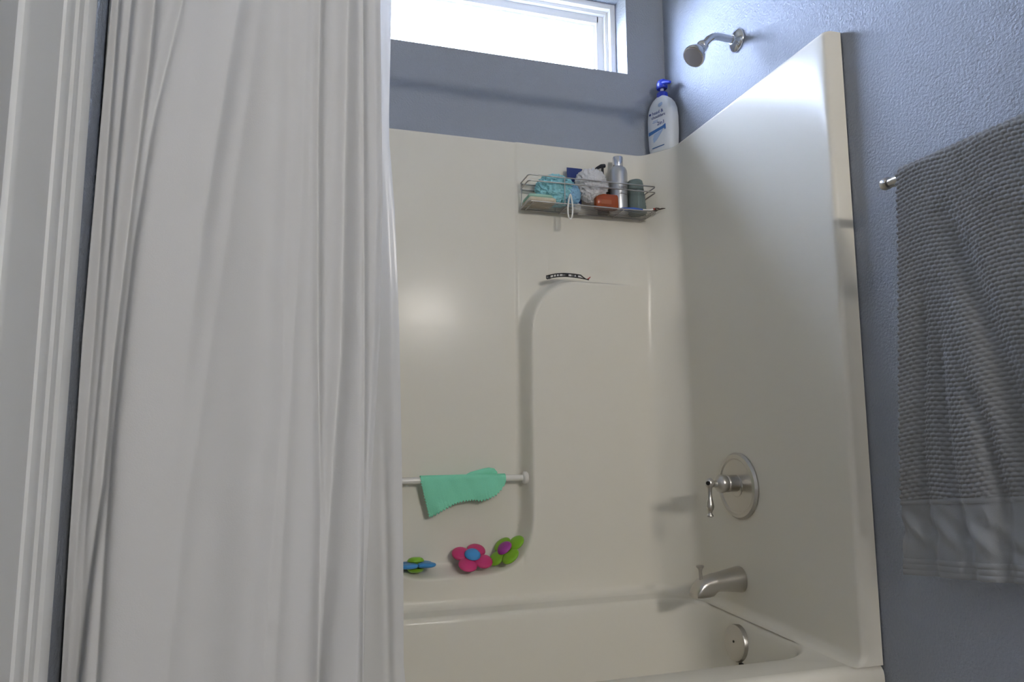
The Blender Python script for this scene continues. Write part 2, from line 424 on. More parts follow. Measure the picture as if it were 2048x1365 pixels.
b = bmesh.new(); lathe(b, [(.0285, .0632), (.028, .0648), (.016, .0655), (0, .0655)], p0, ax, 36); face = under(sh, obj('nozzle_plate', b, 'nozzle', None, True, 30))
b = bmesh.new(); u, w, d = frame_of(ax)
for ring, n in ((.008, 6), (.015, 12), (.022, 18)):
    for k in range(n):
        t = 2 * math.pi * k / n; lathe(b, [(.0014, 0), (.0010, .0022)], p0 + d * .065 + u * ring * math.cos(t) + w * ring * math.sin(t), ax, 6)
nz = obj('nozzles', b, 'nickel_dark', None); nz['kind'] = 'stuff'; nz.parent = face; nz.matrix_parent_inverse = Matrix.Translation(-sh.location)

# ------------------------------------------------------------------ valve, spout, overflow
va = tag(empty('shower_valve', (1.12, 1.65, .758)), 'brushed nickel round valve plate with a hanging lever handle', 'tap')
b = bmesh.new(); lathe(b, [(.089, 0), (.089, .004), (.084, .010), (.074, .0115), (.070, .0085), (.030, .0085), (.028, .010)], (1.1195, 1.65, .758), (-1, 0, 0), 64); under(va, obj('valve_plate', b, 'nickel_dark', None, True, 30))
b = bmesh.new(); lathe(b, [(.0225, .006), (.0225, .034), (.0235, .036), (.0235, .040), (.0222, .042), (.0235, .046), (.0245, .054), (.022, .062), (.0155, .068), (.010, .072), (.0085, .078), (.0095, .082)], (1.12, 1.65, .765), (-1, 0, 0), 40); hub = under(va, obj('handle_hub', b, 'nickel', None, True, 35))
b = bmesh.new(); lathe(b, [(0, -.014), (.006, -.0128), (.0105, -.008), (.012, 0), (.0115, .006), (.007, .011), (.0055, .016), (.0055, .030), (.0068, .040), (.0098, .054), (.0108, .061), (.0095, .068), (.006, .073), (.005, .077), (.0055, .080), (.0085, .0835), (.0085, .0865), (.006, .0885), (0, .089)], (1.030, 1.65, .767), (-.03, 0, -1), 28); under(va, obj('lever', b, 'nickel', None, True, 45))
b = bmesh.new(); lathe(b, [(.0055, 0), (.0055, .006), (.0035, .007), (0, .007)], (1.024, 1.645, .768), (-.8, -.55, 0), 20); under(va, obj('lever_screw', b, 'black', None, True, 30))

sp = tag(empty('tub_spout', (1.12, 1.663, .508)), 'brushed nickel tub spout with a small pull-up diverter knob', 'tap')
# (x, top z, bottom z, half width)
secs = [(1.1195, .5435, .4765, .0325), (1.114, .5435, .4765, .0328), (1.096, .5405, .4785, .0312), (1.072, .5360, .4810, .0292), (1.048, .5310, .4825, .0276), (1.038, .5288, .4815, .0270),
        (1.032, .5275, .4770, .0268), (1.027, .5262, .4725, .0266), (1.015, .5235, .4705, .0264), (1.003, .5195, .4700, .0260), (.994, .5140, .4700, .0254), (.987, .5060, .4705, .0245), (.981, .4950, .4712, .0232), (.977, .4840, .4720, .0215)]
N = 32; v = []; f = []
for X, zt_, zb2, ry in secs:
    zc_, rz_ = (zt_ + zb2) / 2, (zt_ - zb2) / 2
    e = .95 if X > 1.04 else .70
    v += [(X, 1.663 + ry * math.copysign(abs(math.cos(t)) ** e, math.cos(t)), zc_ + rz_ * math.copysign(abs(math.sin(t)) ** e, math.sin(t))) for t in [2 * math.pi * k / N for k in range(N)]]
nsec = len(secs)
for j in range(nsec - 1):
    for i in range(N):
        a = j * N + i; c = j * N + (i + 1) % N; f.append((a, c, c + N, a + N))
f.append(tuple(range(N))[::-1]); f.append(tuple((nsec - 1) * N + i for i in range(N)))
under(sp, pyd('spout_body', v, f, 'nickel', None, True, 50, True))
b = bmesh.new(); lathe(b, [(.0045, 0), (.0045, .024), (.0055, .027), (.0075, .030), (.0100, .033), (.0102, .0355), (.008, .037), (0, .0375)], (1.000, 1.663, .516), (-.04, 0, 1), 24); under(sp, obj('diverter_knob', b, 'nickel', None, True, 40))

ov = tag(empty('overflow_plate', (1.09, 1.633, .357)), 'round nickel overflow plate on the inside end of the tub', 'drain cover')
n_ov = (-1, 0, .10)
b = bmesh.new(); lathe(b, [(.046, -.001), (.046, .010), (.044, .014), (.040, .0155), (0, .0165)], (1.0875, 1.633, .357), n_ov, 44); under(ov, obj('cover_disc', b, 'nickel_dark', None, True, 35))
b = bmesh.new(); lathe(b, [(.003, 0), (.003, .0015), (0, .0018)], (1.0715, 1.633, .362), n_ov, 10); under(ov, obj('cover_screw', b, 'black', None, True, 35))
b = bmesh.new(); box(b, (1.070, 1.600, .307), (1.0835, 1.614, .316), .002); under(ov, obj('drain_notch', b, 'black'))

# ------------------------------------------------------------------ grab bar and washcloth
GY, GZ = 2.000, .768
gb = tag(empty('grab_bar', (.40, GY, GZ)), 'glossy bone white grab bar inside the moulded niche', 'grab bar')
b = bmesh.new(); tube(b, [(XN0 - .004, GY, GZ), (XN1 + .004, GY, GZ)], .0095, 20); under(gb, obj('bar', b, 'acrylic', None, True, 60))
for X, s in ((XN1 + .004, -1), (XN0 - .004, 1)):
    b = bmesh.new(); lathe(b, [(.019, 0), (.019, .010), (.016, .0135), (.010, .0145)], (X, GY, GZ), (s, 0, 0), 28); under(gb, obj('bar_mount', b, 'acrylic', None, True, 35))
wc = tag(empty('washcloth', (.43, GY, GZ)), 'mint green washcloth with scalloped edge draped over the grab bar', 'washcloth')
bot = [(.302, .775), (.306, .735), (.330, .664), (.345, .671), (.365, .683), (.395, .698), (.43, .707), (.455, .709), (.479, .705), (.50, .711), (.525, .722), (.543, .737), (.556, .757)]
nu, nv = 110, 40; v = []
for i in range(nu):
    s = i / (nu - 1)
    xt = .303 + (.556 - .303) * s                  # at the bar
    for j in range(nv):
        t = j / (nv - 1)
        # from behind the bar (t=0) over it and down the front
        if t < .30:
            a = math.pi * (1 - t / .30); rr = .0125
            X = xt; y = GY + rr * math.cos(math.pi - a); z = GZ + rr * math.sin(a)
        else:
            q = (t - .30) / .70
            xb = .330 + (.556 - .330) * s; X = xt + (xb - xt) * q
            zb = float(interp(np.array(xb), [p for p in bot if p[0] >= .33]))
            zb += .003 * math.sin(xb * 2 * math.pi / .0085)
            z = GZ + (zb - GZ) * q
            y = GY - .0125 - .004 * q + .006 * q * math.sin(xb * 46) + .003 * q * math.sin(xb * 95 + 1)
            if i < 2: X += .0022 * math.sin(z * 2 * math.pi / .0085)
        y += .0012 * math.sin(X * 130 + z * 60)
        v.append((X, y, z))
o = pyd('front_fall', v, grid_faces(nu, nv), 'mint'); md = o.modifiers.new('thick', 'SOLIDIFY'); md.thickness = .003; md.offset = 0; under(wc, o)
nu, nv = 50, 24; v = []
for i in range(nu):
    s = i / (nu - 1)
    for j in range(nv):
        t = j / (nv - 1); X = .315 + .225 * s
        z = GZ + .004 - t * .034; y = GY + .0125 + .003 * math.sin(X * 60) * t
        v.append((X, y, z))
o = pyd('back_fall', v, grid_faces(nu, nv), 'mint'); md = o.modifiers.new('thick', 'SOLIDIFY'); md.thickness = .003; md.offset = 0; under(wc, o)
b = bmesh.new(); pts = [(.438, GY + .004, .777), (.455, GY + .006, .780), (.475, GY + .008, .784), (.495, GY + .009, .787), (.510, GY + .009, .790), (.522, GY + .007, .788), (.532, GY + .005, .781)]
tube(b, pts, [.005, .0085, .0105, .0115, .0115, .0105, .006], 14)
for vv in b.verts: vv.co += Vector((0, 0, .0016 * math.sin(vv.co.x * 700)))
under(wc, obj('upturned_corner', b, 'mint', None, True, 80))

# ------------------------------------------------------------------ flower bath toys
def petal_bm(a, rc, ra, rb, th):
    b = bmesh.new(); bmesh.ops.create_uvsphere(b, u_segments=24, v_segments=12, radius=1)
    for vv in b.verts:
        x, y, z = vv.co; z = math.copysign(abs(z) ** .75, z)
        k = 1 - .25 * sm((-x + .2) / 1.2) if x < .2 else 1
        vv.co = Vector((rc + x * ra, y * rb * k, z * th))
    bmesh.ops.rotate(b, verts=b.verts, cent=(0, 0, 0), matrix=Matrix.Rotation(a, 3, 'Z')); return b
def dome_bm(sgn, r, h):
    b = bmesh.new(); lathe(b, [(r * .55, 0), (r * .6, h * .35), (r, h * .45), (r * .97, h * .62), (r * .80, h * .84), (r * .5, h * .96), (0, h)], (0, 0, 0), (0, 0, sgn), 30); return b
def flower(pcol, dcol, loc, normal, spin, label):
    root = empty('flower_toy', loc)
    tag(root, label, 'bath toy', 'flower bath toys on the moulded shelf')
    n = Vector(normal).normalized(); q = n.to_track_quat('Z', 'Y'); 
    if isinstance(spin, tuple):
        a = Vector(spin); a = (a - n * a.dot(n)).normalized(); root.rotation_euler = Matrix((a, n.cross(a), n)).transposed().to_euler()
    else: root.rotation_euler = (q @ Matrix.Rotation(spin, 3, 'Z').to_quaternion()).to_euler()
    for k in range(4): obj('petal', petal_bm(k * math.pi / 2, .033, .0285, .0282, .0080), pcol, root, True, 80)
    obj('centre_cap', dome_bm(1, .0235, .021), dcol, root, True, 60); obj('centre_cap', dome_bm(-1, .0235, .021), dcol, root, True, 60)
    return root
flower('blue', 'green', (.289, 1.969, .5390), (0.0, .10, .995), (.75, -.66, 0), 'blue flower toy lying flat with lime green caps beside the curtain')
flower('pink', 'blue', (.453, 1.982, .5475), (.02, -.50, .86), (.72, -.5, 0), 'pink four-petal flower toy with a round blue cap')
flower('green', 'purple', (.553, 1.974, .5630), (-.61, -.29, .75), (.78, -.13, .58), 'lime green flower toy with a purple cap leaning in the shelf corner')

# ------------------------------------------------------------------ shampoo bottle in the corner
def superloft(name, secs, material, root, N=40, e=.55, auto=50):
    """secs: (z, halfwidth_x, halfdepth_y, shift_x)"""
    v = []; f = []
    for z, hx, hy, sx in secs:
        for k in range(N):
            t = 2 * math.pi * k / N; c, s = math.cos(t), math.sin(t)
            v.append((sx + hx * math.copysign(abs(c) ** e, c), hy * math.copysign(abs(s) ** e, s), z))
    for j in range(len(secs) - 1):
        for i in range(N):
            a = j * N + i; c2 = j * N + (i + 1) % N; f.append((a, c2, c2 + N, a + N))
    f.append(tuple(range(N))[::-1]); f.append(tuple((len(secs) - 1) * N + i for i in range(N)))
    return pyd(name, v, f, material, root, True, auto, True)
def text_part(name, body, size, loc, material, parent, spin=0.0, scale_x=1.0):
    """flat lettering on a local XZ face that looks along -Y"""
    cu = bpy.data.curves.new(name, 'FONT'); cu.body = body; cu.size = size; cu.extrude = .0002; cu.align_x = 'CENTER'; cu.resolution_u = 3
    to = bpy.data.objects.new(name, cu); COL.objects.link(to)
    bpy.context.view_layer.update()
    me = bpy.data.meshes.new_from_object(to.evaluated_get(bpy.context.evaluated_depsgraph_get()))
    bpy.data.objects.remove(to)
    me.transform(Matrix.Translation(loc) @ Matrix.Rotation(spin, 4, 'Y') @ Matrix.Rotation(math.pi / 2, 4, 'X') @ Matrix.Diagonal((scale_x, 1, 1, 1)))
    return link(name, me, material, parent)
bt = tag(empty('shampoo_bottle', (1.123, 2.000, ZTOP + .0005)), 'white pump shampoo bottle with royal blue pump in the surround corner', 'bottle')
bt.rotation_euler = (0, 0, math.radians(-66)); bt.scale = (1.23, 1.23, 1.23)          # label side (-Y local) turned to face along -X
superloft('bottle_body', [(0, .036, .020, 0), (.003, .0385, .0225, 0), (.02, .0415, .0245, 0), (.06, .0435, .0255, 0), (.10, .0435, .0255, 0), (.125, .0410, .0245, 0), (.142, .0350, .0225, 0), (.154, .0260, .019, 0), (.160, .0185, .0155, 0), (.163, .0135, .0135, 0), (.166, .013, .013, 0)], 'bottle', bt, 44, .62)
b = bmesh.new(); lathe(b, [(.0155, .160), (.0155, .174), (.013, .177), (.007, .178)], (0, 0, 0), (0, 0, 1), 28); obj('pump_collar', b, 'cap_blue', bt, True, 35)
b = bmesh.new(); lathe(b, [(.0048, .176), (.0048, .192)], (0, 0, 0), (0, 0, 1), 16); obj('pump_stem', b, 'white_pl', bt, True, 35)
pm = superloft('pump_head', [(.188, .0135, .0120, 0), (.191, .0155, .0135, 0), (.206, .0150, .0130, .001), (.212, .0120, .0105, .002), (.2145, .006, .005, .002)], 'cap_blue', bt, 28, .8)
b = bmesh.new(); tube(b, [(.008, -.004, .201), (.020, -.006, .199), (.034, -.008, .193)], [.0085, .0065, .0040], 14); nzl = obj('nozzle', b, 'cap_blue', None, True, 50); nzl.parent = pm
FY = -.0262
text_part('lettering', 'head &', .0135, (.002, FY, .108), 'print_navy', bt)
text_part('lettering', 'shoulders', .0120, (.004, FY, .0965), 'print_navy', bt)
text_part('lettering', '2in1', .0150, (.012, FY, .074), 'print_navy', bt)
b = bmesh.new(); lathe(b, [(.0035, 0), (.003, .0006), (0, .0008)], (-.024, FY + .0005, .1125), (0, -1, 0), 16); obj('logo_drop', b, 'print_navy', bt)
b = bmesh.new(); lathe(b, [(.0075, 0), (.007, .0004), (0, .0005)], (.010, FY + .0024, .1325), (0, -1, 0.25), 20); obj('round_mark', b, 'print_pale', bt)
def flatpoly(name, pts, material, parent, y=FY, th=.0006):
    b = bmesh.new(); a = [b.verts.new((x, y, z)) for x, z in pts]; c = [b.verts.new((x, y + th, z)) for x, z in pts]
    b.faces.new(a); b.faces.new(c[::-1])
    for i in range(len(pts)): b.faces.new((a[i], a[(i + 1) % len(pts)], c[(i + 1) % len(pts)], c[i]))
    return obj(name, b, material, parent)
flatpoly('band', [(-.030, .052), (.022, .061), (.0235, .056), (.0275, .057), (.027, .072), (.016, .068), (-.030, .062)], 'print_blue', bt)
flatpoly('wave_print', [(-.014, .028), (-.004, .034), (.012, .050), (.020, .060), (-.012, .052), (-.016, .040)], 'print_pale', bt)
flatpoly('small_print', [(-.014, .0885), (.002, .0885), (.002, .0905), (-.014, .0905)], 'print_pale', bt)
flatpoly('small_print', [(-.016, .0845), (.000, .0845), (.000, .0865), (-.016, .0865)], 'print_pale', bt)
flatpoly('small_print', [(-.020, .0125), (.020, .0125), (.020, .0148), (-.020, .0148)], 'print_blue', bt, FY + .0008)

# ------------------------------------------------------------------ wire caddy
CX0, CX1, CYB, CYF, CZ = .617, 1.050, 2.022, 1.932, 1.607
cad = tag(empty('shower_caddy', ((CX0 + CX1) / 2, CYB, CZ)), 'satin steel wire shower caddy full of toiletries on the back panel', 'shower caddy')
def rail(name, z, r=.0022):
    b = bmesh.new()
    p = round_path([((CX0 + CX1) / 2, CYB, z), (CX0, CYB, z), (CX0, CYF, z), (CX1, CYF, z), (CX1, CYB, z), ((CX0 + CX1) / 2, CYB, z)], .012, 5)[:-1]
    tube(b, p, r, 8, True); return under(cad, obj(name, b, 'wire', None, True, 80))
rail('top_rail', CZ + .084); rail('middle_rail', CZ + .065); rail('base_rail', CZ, .0024)
k = 0
for Y in np.linspace(CYF + .014, CYB - .014, 6):
    b = bmesh.new(); tube(b, [(CX0, Y, CZ - .001), (CX1, Y, CZ - .001)], .0010, 6); under(cad, obj('base_wire', b, 'wire', None, True, 80))
for X in (CX0 + .015, .748, .935, CX1 - .015):
    b = bmesh.new(); tube(b, [(X, CYF, CZ - .003), (X, CYB, CZ - .003)], .0016, 6); under(cad, obj('cross_wire', b, 'wire', None, True, 80))
for X, Y in ((CX0, CYB - .014), (.735, CYF), (CX1, CYB - .014), (.735, CYB), (.93, CYB)):
    b = bmesh.new(); tube(b, [(X, Y, CZ), (X, Y, CZ + .084)], .0018, 8); under(cad, obj('upright', b, 'wire', None, True, 80))
for X in (.700, .965):
    b = bmesh.new(); lathe(b, [(.020, 0), (.019, .002), (.010, .004), (.006, .010), (0, .011)], (X, PYB - .0045, CZ + .075), (0, -1, 0), 20); under(cad, obj('suction_cup', b, 'rubber', None, True, 40))
ZB = CZ + .0004 + .0004                           # base surface inside the caddy

def pouf(name, loc, rad, material, label, seed, lobes=9.0, group='mesh poufs in the caddy'):
    root = tag(empty(name, loc), label, 'bath pouf', group)
    b = bmesh.new(); bmesh.ops.create_icosphere(b, subdivisions=6, radius=1)
    for vv in b.verts:
        d = vv.co.normalized(); p = d * 1.7 + Vector((seed, seed * .7, -seed))
        a = 1 - abs(noise.noise(p * 1.9)) * 2; c = 1 - abs(noise.noise(p * 4.3 + Vector((5, 1, 2)))) * 2
        r = .80 + .17 * a + .13 * c + .05 * noise.noise(p * 11)
        vv.co = Vector((d.x * rad[0], d.y * rad[1], d.z * rad[2])) * r
    obj('net_ruffles', b, material, root, True, None); return root
tq = pouf('bath_pouf', (.722, 1.978, CZ + .056), (.066, .040, .051), 'turq', 'turquoise mesh bath pouf in the wire caddy', 3.1)
b = bmesh.new(); bmesh.ops.create_icosphere(b, subdivisions=5, radius=1)
for vv in b.verts:
    d = vv.co.normalized(); r = .88 + .16 * (1 - 2 * abs(noise.noise(d * 4 + Vector((9, 2, 1))))) + .06 * noise.noise(d * 14)
    vv.co = Vector((d.x * .033, d.y * .030, d.z * .036)) * r + Vector((.048, -.006, -.012))
obj('blue_net_lobe', b, 'turq2', tq, True, None)
loop = []
for k in range(28):
    t = 2 * math.pi * k / 28; zz = math.cos(t); loop.append((.0075 * math.sin(t) * (1.0 - .35 * zz) + .028 , -.0525 - .002 * zz, -.066 + .0385 * zz))
b = bmesh.new(); tube(b, loop, .0026, 8, True); obj('rope_loop', b, 'rope', tq, True, None)
pouf('bath_pouf', (.842, 1.972, CZ + .082), (.055, .033, .055), 'whitenet', 'white mesh bath pouf in the middle of the wire caddy', 7.7)

so = tag(empty('soap_sponge', (.662, 1.978, ZB)), 'cream and pale green sponge lying at the left end of the caddy', 'sponge')
b = bmesh.new(); box(b, (-.040, -.038, .001), (.050, .034, .020), .009, 4); obj('sponge_pad', b, 'cream', so, True, 50)
b = bmesh.new(); box(b, (-.041, -.036, .012), (.040, .036, .030), .010, 4); obj('net_backing', b, 'palegreen', so, True, 50)

tb = tag(empty('face_wash_tube', (.796, 2.001, ZB)), 'navy squeeze tube standing behind the white pouf', 'tube')
N = 28; v = []; f = []
for z, hx, hy in ((.022, .021, .016), (.05, .0225, .0155), (.08, .024, .0115), (.105, .0255, .006), (.128, .0268, .0016), (.146, .0272, .0012)):
    v += [(hx * math.cos(2 * math.pi * k / N), hy * math.sin(2 * math.pi * k / N), z) for k in range(N)]
for j in range(5):
    for i in range(N): a = j * N + i; c = j * N + (i + 1) % N; f.append((a, c, c + N, a + N))
f.append(tuple(range(N))[::-1]); f.append(tuple(5 * N + i for i in range(N)))
pyd('tube_body', v, f, 'navy', tb, True, 50, True)
b = bmesh.new(); lathe(b, [(.0155, 0), (.018, .001), (.019, .022), (.016, .0235)], (0, 0, 0), (0, 0, 1), 28); obj('flip_cap', b, 'white_pl', tb, True, 35)
b = bmesh.new(); tube(b, [(-.006, -.0105, .086), (.004, -.0085, .098), (.013, -.006, .108)], [.004, .006, .003], 10); obj('swoosh_print', b, 'teal', tb, True, 60)

pb = tag(empty('pump_bottle', (.896, 2.0035, ZB)), 'black pump bottle half hidden behind the silver bottle', 'bottle')
superloft('bottle_body', [(0, .017, .0145, 0), (.003, .019, .016, 0), (.085, .019, .016, 0), (.095, .015, .013, 0), (.102, .009, .009, 0), (.112, .009, .009, 0)], 'black', pb, 28, .8)
b = bmesh.new(); lathe(b, [(.0042, .110), (.0042, .160)], (0, 0, 0), (0, 0, 1), 12); obj('pump_stem', b, 'black', pb, True, 40)
b = bmesh.new(); tube(b, [(.008, 0, .166), (-.006, -.002, .163), (-.024, -.006, .152), (-.028, -.007, .147)], [.0065, .0065, .0045, .003], 10); obj('pump_head', b, 'black', pb, True, 50)

sv = tag(empty('silver_bottle', (.944, 1.988, ZB)), 'tall silver cylindrical bottle with a silver screw cap', 'bottle')
b = bmesh.new(); lathe(b, [(.0275, 0), (.030, .002), (.0305, .006), (.0305, .136), (.0295, .145), (.0255, .154), (.018, .159), (.0155, .161)], (0, 0, 0), (0, 0, 1), 40); obj('bottle_body', b, 'silver', sv, True, 40)
b = bmesh.new(); lathe(b, [(.0165, .159), (.0172, .161), (.0172, .191), (.0162, .193), (0, .1935)], (0, 0, 0), (0, 0, 1), 32); obj('screw_cap', b, 'silver_cap', sv, True, 35)
b = bmesh.new()
for zz, n in ((.084, 7), (.079, 5), (.060, 8)):
    for k in range(n):
        a = math.radians(252 + k * 7); c = Vector((.0306 * math.cos(a), .0306 * math.sin(a), zz)); box(b, c - Vector((.0011, .0006, .0008)), c + Vector((.0011, .0006, .0008)))
obj('label_print', b, 'dark_metal', sv)

am = tag(empty('amber_soap', (.890, 1.956 , ZB)), 'translucent amber orange soap box in front of the silver bottle', 'soap')
am.location = (.882, 1.9495, ZB)
superloft('amber_body', [(0, .036, .0125, 0), (.002, .0385, .014, 0), (.034, .0385, .014, 0), (.041, .034, .013, .004), (.046, .026, .010, .010)], 'amber', am, 36, .28)
flatpoly('label_print', [(-.022, .012), (.012, .012), (.012, .026), (-.022, .026)], 'amber_dark', am, -.0146)

sg = tag(empty('foam_scrubber', (1.0095, 1.984, ZB)), 'sage grey tapered foam scrubber standing right of the silver bottle', 'sponge')
sg.rotation_euler = (0, math.radians(-4), 0)
prof = [(0, 0.0005), (.026, .001), (.030, .005)]
for k in range(11): prof += [(.0308 - .0004 * k, .008 + k * .0095), (.0295 - .0004 * k, .0127 + k * .0095)]
prof += [(.025, .113), (.020, .1175), (.010, .1205), (0, .121)]
b = bmesh.new(); lathe(b, prof, (0, 0, 0), (0, 0, 1), 36); obj('foam_roll', b, 'sage', sg, True, 70)

rz = tag(empty('blue_razor', (.99, 1.9465, ZB + .005)), 'blue razor lying along the front right of the caddy floor', 'razor')
b = bmesh.new(); tube(b, [(-.060, .003, .000), (-.040, .002, .001), (-.010, .001, .003), (.018, 0, .002)], [.0035, .0048, .0052, .0035], 12); obj('handle', b, 'razor_blue', rz, True, 60)
b = bmesh.new(); tube(b, [(.016, 0, .002), (.045, -.002, .004), (.062, -.003, .007)], [.003, .0025, .003], 10); obj('neck', b, 'white_pl', rz, True, 60)
b = bmesh.new(); box(b, (.060, -.012, .003), (.074, .010, .0105), .002); obj('blade_head', b, 'dark_metal', rz, True, 40)
b = bmesh.new(); tube(b, [(.073, -.002, .007), (.086, -.004, .011), (.097, -.006, .012)], [.0032, .0025, .001], 8); obj('tip', b, 'dark_metal', rz, True, 60)
b = bmesh.new(); box(b, (.054, -.008, .004), (.060, .006, .0095), .0015); obj('red_strip', b, 'red', rz, True, 40)

# hair clip on the arched ledge
hc = tag(empty('hair_clip', (.757, 1.974, ZAR + .010)), 'slender black and white hair clip lying on the arched moulded ledge', 'hair clip')
def zc(x): return 1.3905 - 2.6 * (x - .752) ** 2 if x < .752 else 1.3905 - 1.2 * (x - .752) ** 2
xsr = np.linspace(.686, .800, 20)
b = bmesh.new(); tube(b, [(x, 1.970, zc(x) + .0045) for x in xsr], .0018, 8); under(hc, obj('spine', b, 'black', None, True, 60))
b = bmesh.new(); tube(b, [(x, 1.970, zc(x) - .005) for x in np.linspace(.686, .826, 24)], .0018, 8); under(hc, obj('lower_bar', b, 'black', None, True, 60))
b = bmesh.new()
nx_ = 24; vv_ = []
for x in np.linspace(.688, .802, nx_): vv_.append((b.verts.new((x, 1.9712, zc(x) - .005)), b.verts.new((x, 1.9712, zc(x) + .0045)), b.verts.new((x, 1.9732, zc(x) + .0045)), b.verts.new((x, 1.9732, zc(x) - .005))))
for p, q in zip(vv_, vv_[1:]):
    for k in range(4): b.faces.new((p[k], p[(k + 1) % 4], q[(k + 1) % 4], q[k]))
b.faces.new(vv_[0]); b.faces.new(vv_[-1][::-1])
under(hc, obj('white_body', b, 'white_pl', None))
for x, wdt in ((.691, .007), (.708, .0015), (.718, .0018), (.727, .0018), (.748, .010), (.770, .002), (.776, .0025), (.786, .004)):
    b = bmesh.new(); box(b, (x - wdt, 1.9695, zc(x) - .006), (x + wdt, 1.9735, zc(x) + .005), .0008); under(hc, obj('tooth', b, 'black', None, True, 40))
b = bmesh.new(); tube(b, [(.800, 1.970, zc(.80) + .003), (.806, 1.970, zc(.80) - .001), (.815, 1.970, zc(.815) - .0045)], [.002, .0018, .0015], 8); under(hc, obj('clasp', b, 'black', None, True, 60))
b = bmesh.new(); tube(b, [(.822, 1.970, zc(.822) - .004), (.828, 1.970, zc(.826) + .001), (.831, 1.970, zc(.828) + .005)], [.0022, .0016, .0012], 8); under(hc, obj('hook', b, 'red', None, True, 60))

# ------------------------------------------------------------------ towel bar and towel
TBX, TBZ = 1.100, 1.405
tbar = tag(empty('towel_bar', (WX1, .75, TBZ)), 'brushed nickel towel bar on the blue grey wall under the grey towel', 'towel bar')
b = bmesh.new(); tube(b, [(TBX, 1.072, TBZ), (TBX, .41, TBZ)], .008, 20); under(tbar, obj('rod', b, 'nickel', None, True, 60))
for Y, s in ((1.062, 1), (.42, -1)):
    b = bmesh.new(); lathe(b, [(.008, 0), (.0115, .002), (.0125, .006), (.0125, .012), (.011, .016), (.006, .019), (0, .020)], (TBX, Y, TBZ), (0, s, 0), 24); under(tbar, obj('end_knob', b, 'nickel', None, True, 40))
for Y in (1.058, .425):
    b = bmesh.new(); lathe(b, [(.024, 0), (.024, .005), (.018, .010), (.010, .014), (.009, .060), (.011, .066)], (WX1, Y, TBZ), (-1, 0, 0), 24); under(tbar, obj('wall_post', b, 'nickel', None, True, 40))
YEDGE = [(1.42, 1.028), (1.393, 1.030), (1.064, 1.045), (.763, 1.064), (.629, 1.070)]
GROOVES = [([(1.36, .955), (1.311, .933), (1.168, .886), (1.044, .853), (.921, .825), (.80, .80), (.62, .79)], .022, .016),
           ([(1.22, .985), (1.059, .997), (.894, 1.014), (.741, 1.016), (.64, 1.006)], .010, .009),
           ([(1.15, .960), (1.002, .965), (.878, .957), (.784, .946), (.719, .931), (.62, .925)], .012, .012),
           ([(1.10, .935), (.998, .912), (.921, .883), (.801, .862), (.714, .868), (.62, .87)], .012, .012),
           ([(1.3, .80), (1.1, .75), (.9, .72), (.62, .70)], .02, .012), ([(1.3, .65), (1.0, .62), (.62, .60)], .02, .014)]
def towel_x(Y, Z):
    """front surface position (smaller = nearer the room)"""
    X = np.full_like(Y, TBX - .0155) - .010 * npsm((1.36 - Z) / .5)
    for pts, wd, am in GROOVES:
        c = interp(Z, pts); zt = max(p[0] for p in pts)
        X = X + am * np.exp(-((Y - c) / wd) ** 2) * npsm((zt - Z) / .15)
    X = X - .005 * np.sin(Y * 34 + Z * 2.5) * npsm((1.35 - Z) / .3)
    return X
tw = tag(empty('bath_towel', (TBX, .75, TBZ)), 'charcoal grey popcorn-textured bath towel hanging on the towel bar', 'towel')
def zlow(Y): return .640 + (1.07 - Y) * .135         # hem line rises slightly away from the tub
def big_mesh(name, V, F, material, smooth=True):
    me = bpy.data.meshes.new(name); me.vertices.add(len(V)); me.vertices.foreach_set('co', V.astype(np.float32).ravel())
    nf = len(F); me.loops.add(nf * 4); me.loops.foreach_set('vertex_index', F.astype(np.int32).ravel())
    me.polygons.add(nf); me.polygons.foreach_set('loop_start', np.arange(0, nf * 4, 4, dtype=np.int32)); me.update(calc_edges=True); me.validate()
    return link(name, me, material, None, smooth)
def gridF(nu, nv):
    i, j = np.meshgrid(np.arange(nu - 1), np.arange(nv - 1), indexing='ij'); a = (i * nv + j).ravel()
    return np.stack([a, a + nv, a + nv + 1, a + 1], 1)
DY, DZ = .0118, .0086
def popcorn(s, l):
    row = np.floor(l / DZ); u = s / DY + .5 * (row % 2); du = (u - np.floor(u) - .5) * 2; dv = (l / DZ - row - .5) * 2
    return np.sqrt(np.maximum(0, 1 - du ** 2 * .9)) * np.sqrt(np.maximum(0, 1 - dv ** 2 * .9))
nu, nv = 380, 470
S = np.linspace(0, 1, nu)[:, None]; T = np.linspace(0, 1, nv)[None, :]
arc = math.pi * .0155
LT = arc + .66
Lp = T * LT + 0 * S                                    # distance from behind the bar, over it, down the front
ang = np.clip(Lp / .0155, 0, math.pi)
Zf = np.where(Lp < arc, TBZ + .0155 * np.sin(ang), 0.0)
ztop = TBZ
Yn = 1.03 + (.44 - 1.03) * S + 0 * T
zb = zlow(Yn) + .135                                   # bottom of the textured area
q = np.clip((Lp - arc) / .66, 0, 1)
Zf = np.where(Lp < arc, Zf, ztop + (zb - ztop) * q)
edge = interp(Zf, YEDGE)
Yf = edge + (.44 - edge) * S
Xf = np.where(Lp < arc, TBX + .0155 * np.cos(ang), towel_x(Yf, Zf))
bumpH = popcorn((1.03 - Yn), Lp + .004 * np.sin(Yn * 40)) * .0050 * npsm((1 - S) * 0 + 1)
Xf = np.where(Lp < arc, Xf + bumpH * np.cos(ang), Xf - bumpH); Zf = np.where(Lp < arc, Zf + bumpH * np.sin(ang), Zf)
V = np.stack([Xf, Yf, Zf], -1).reshape(-1, 3)
o = big_mesh('popcorn_front', V, gridF(nu, nv), 'towel'); under(tw, o)
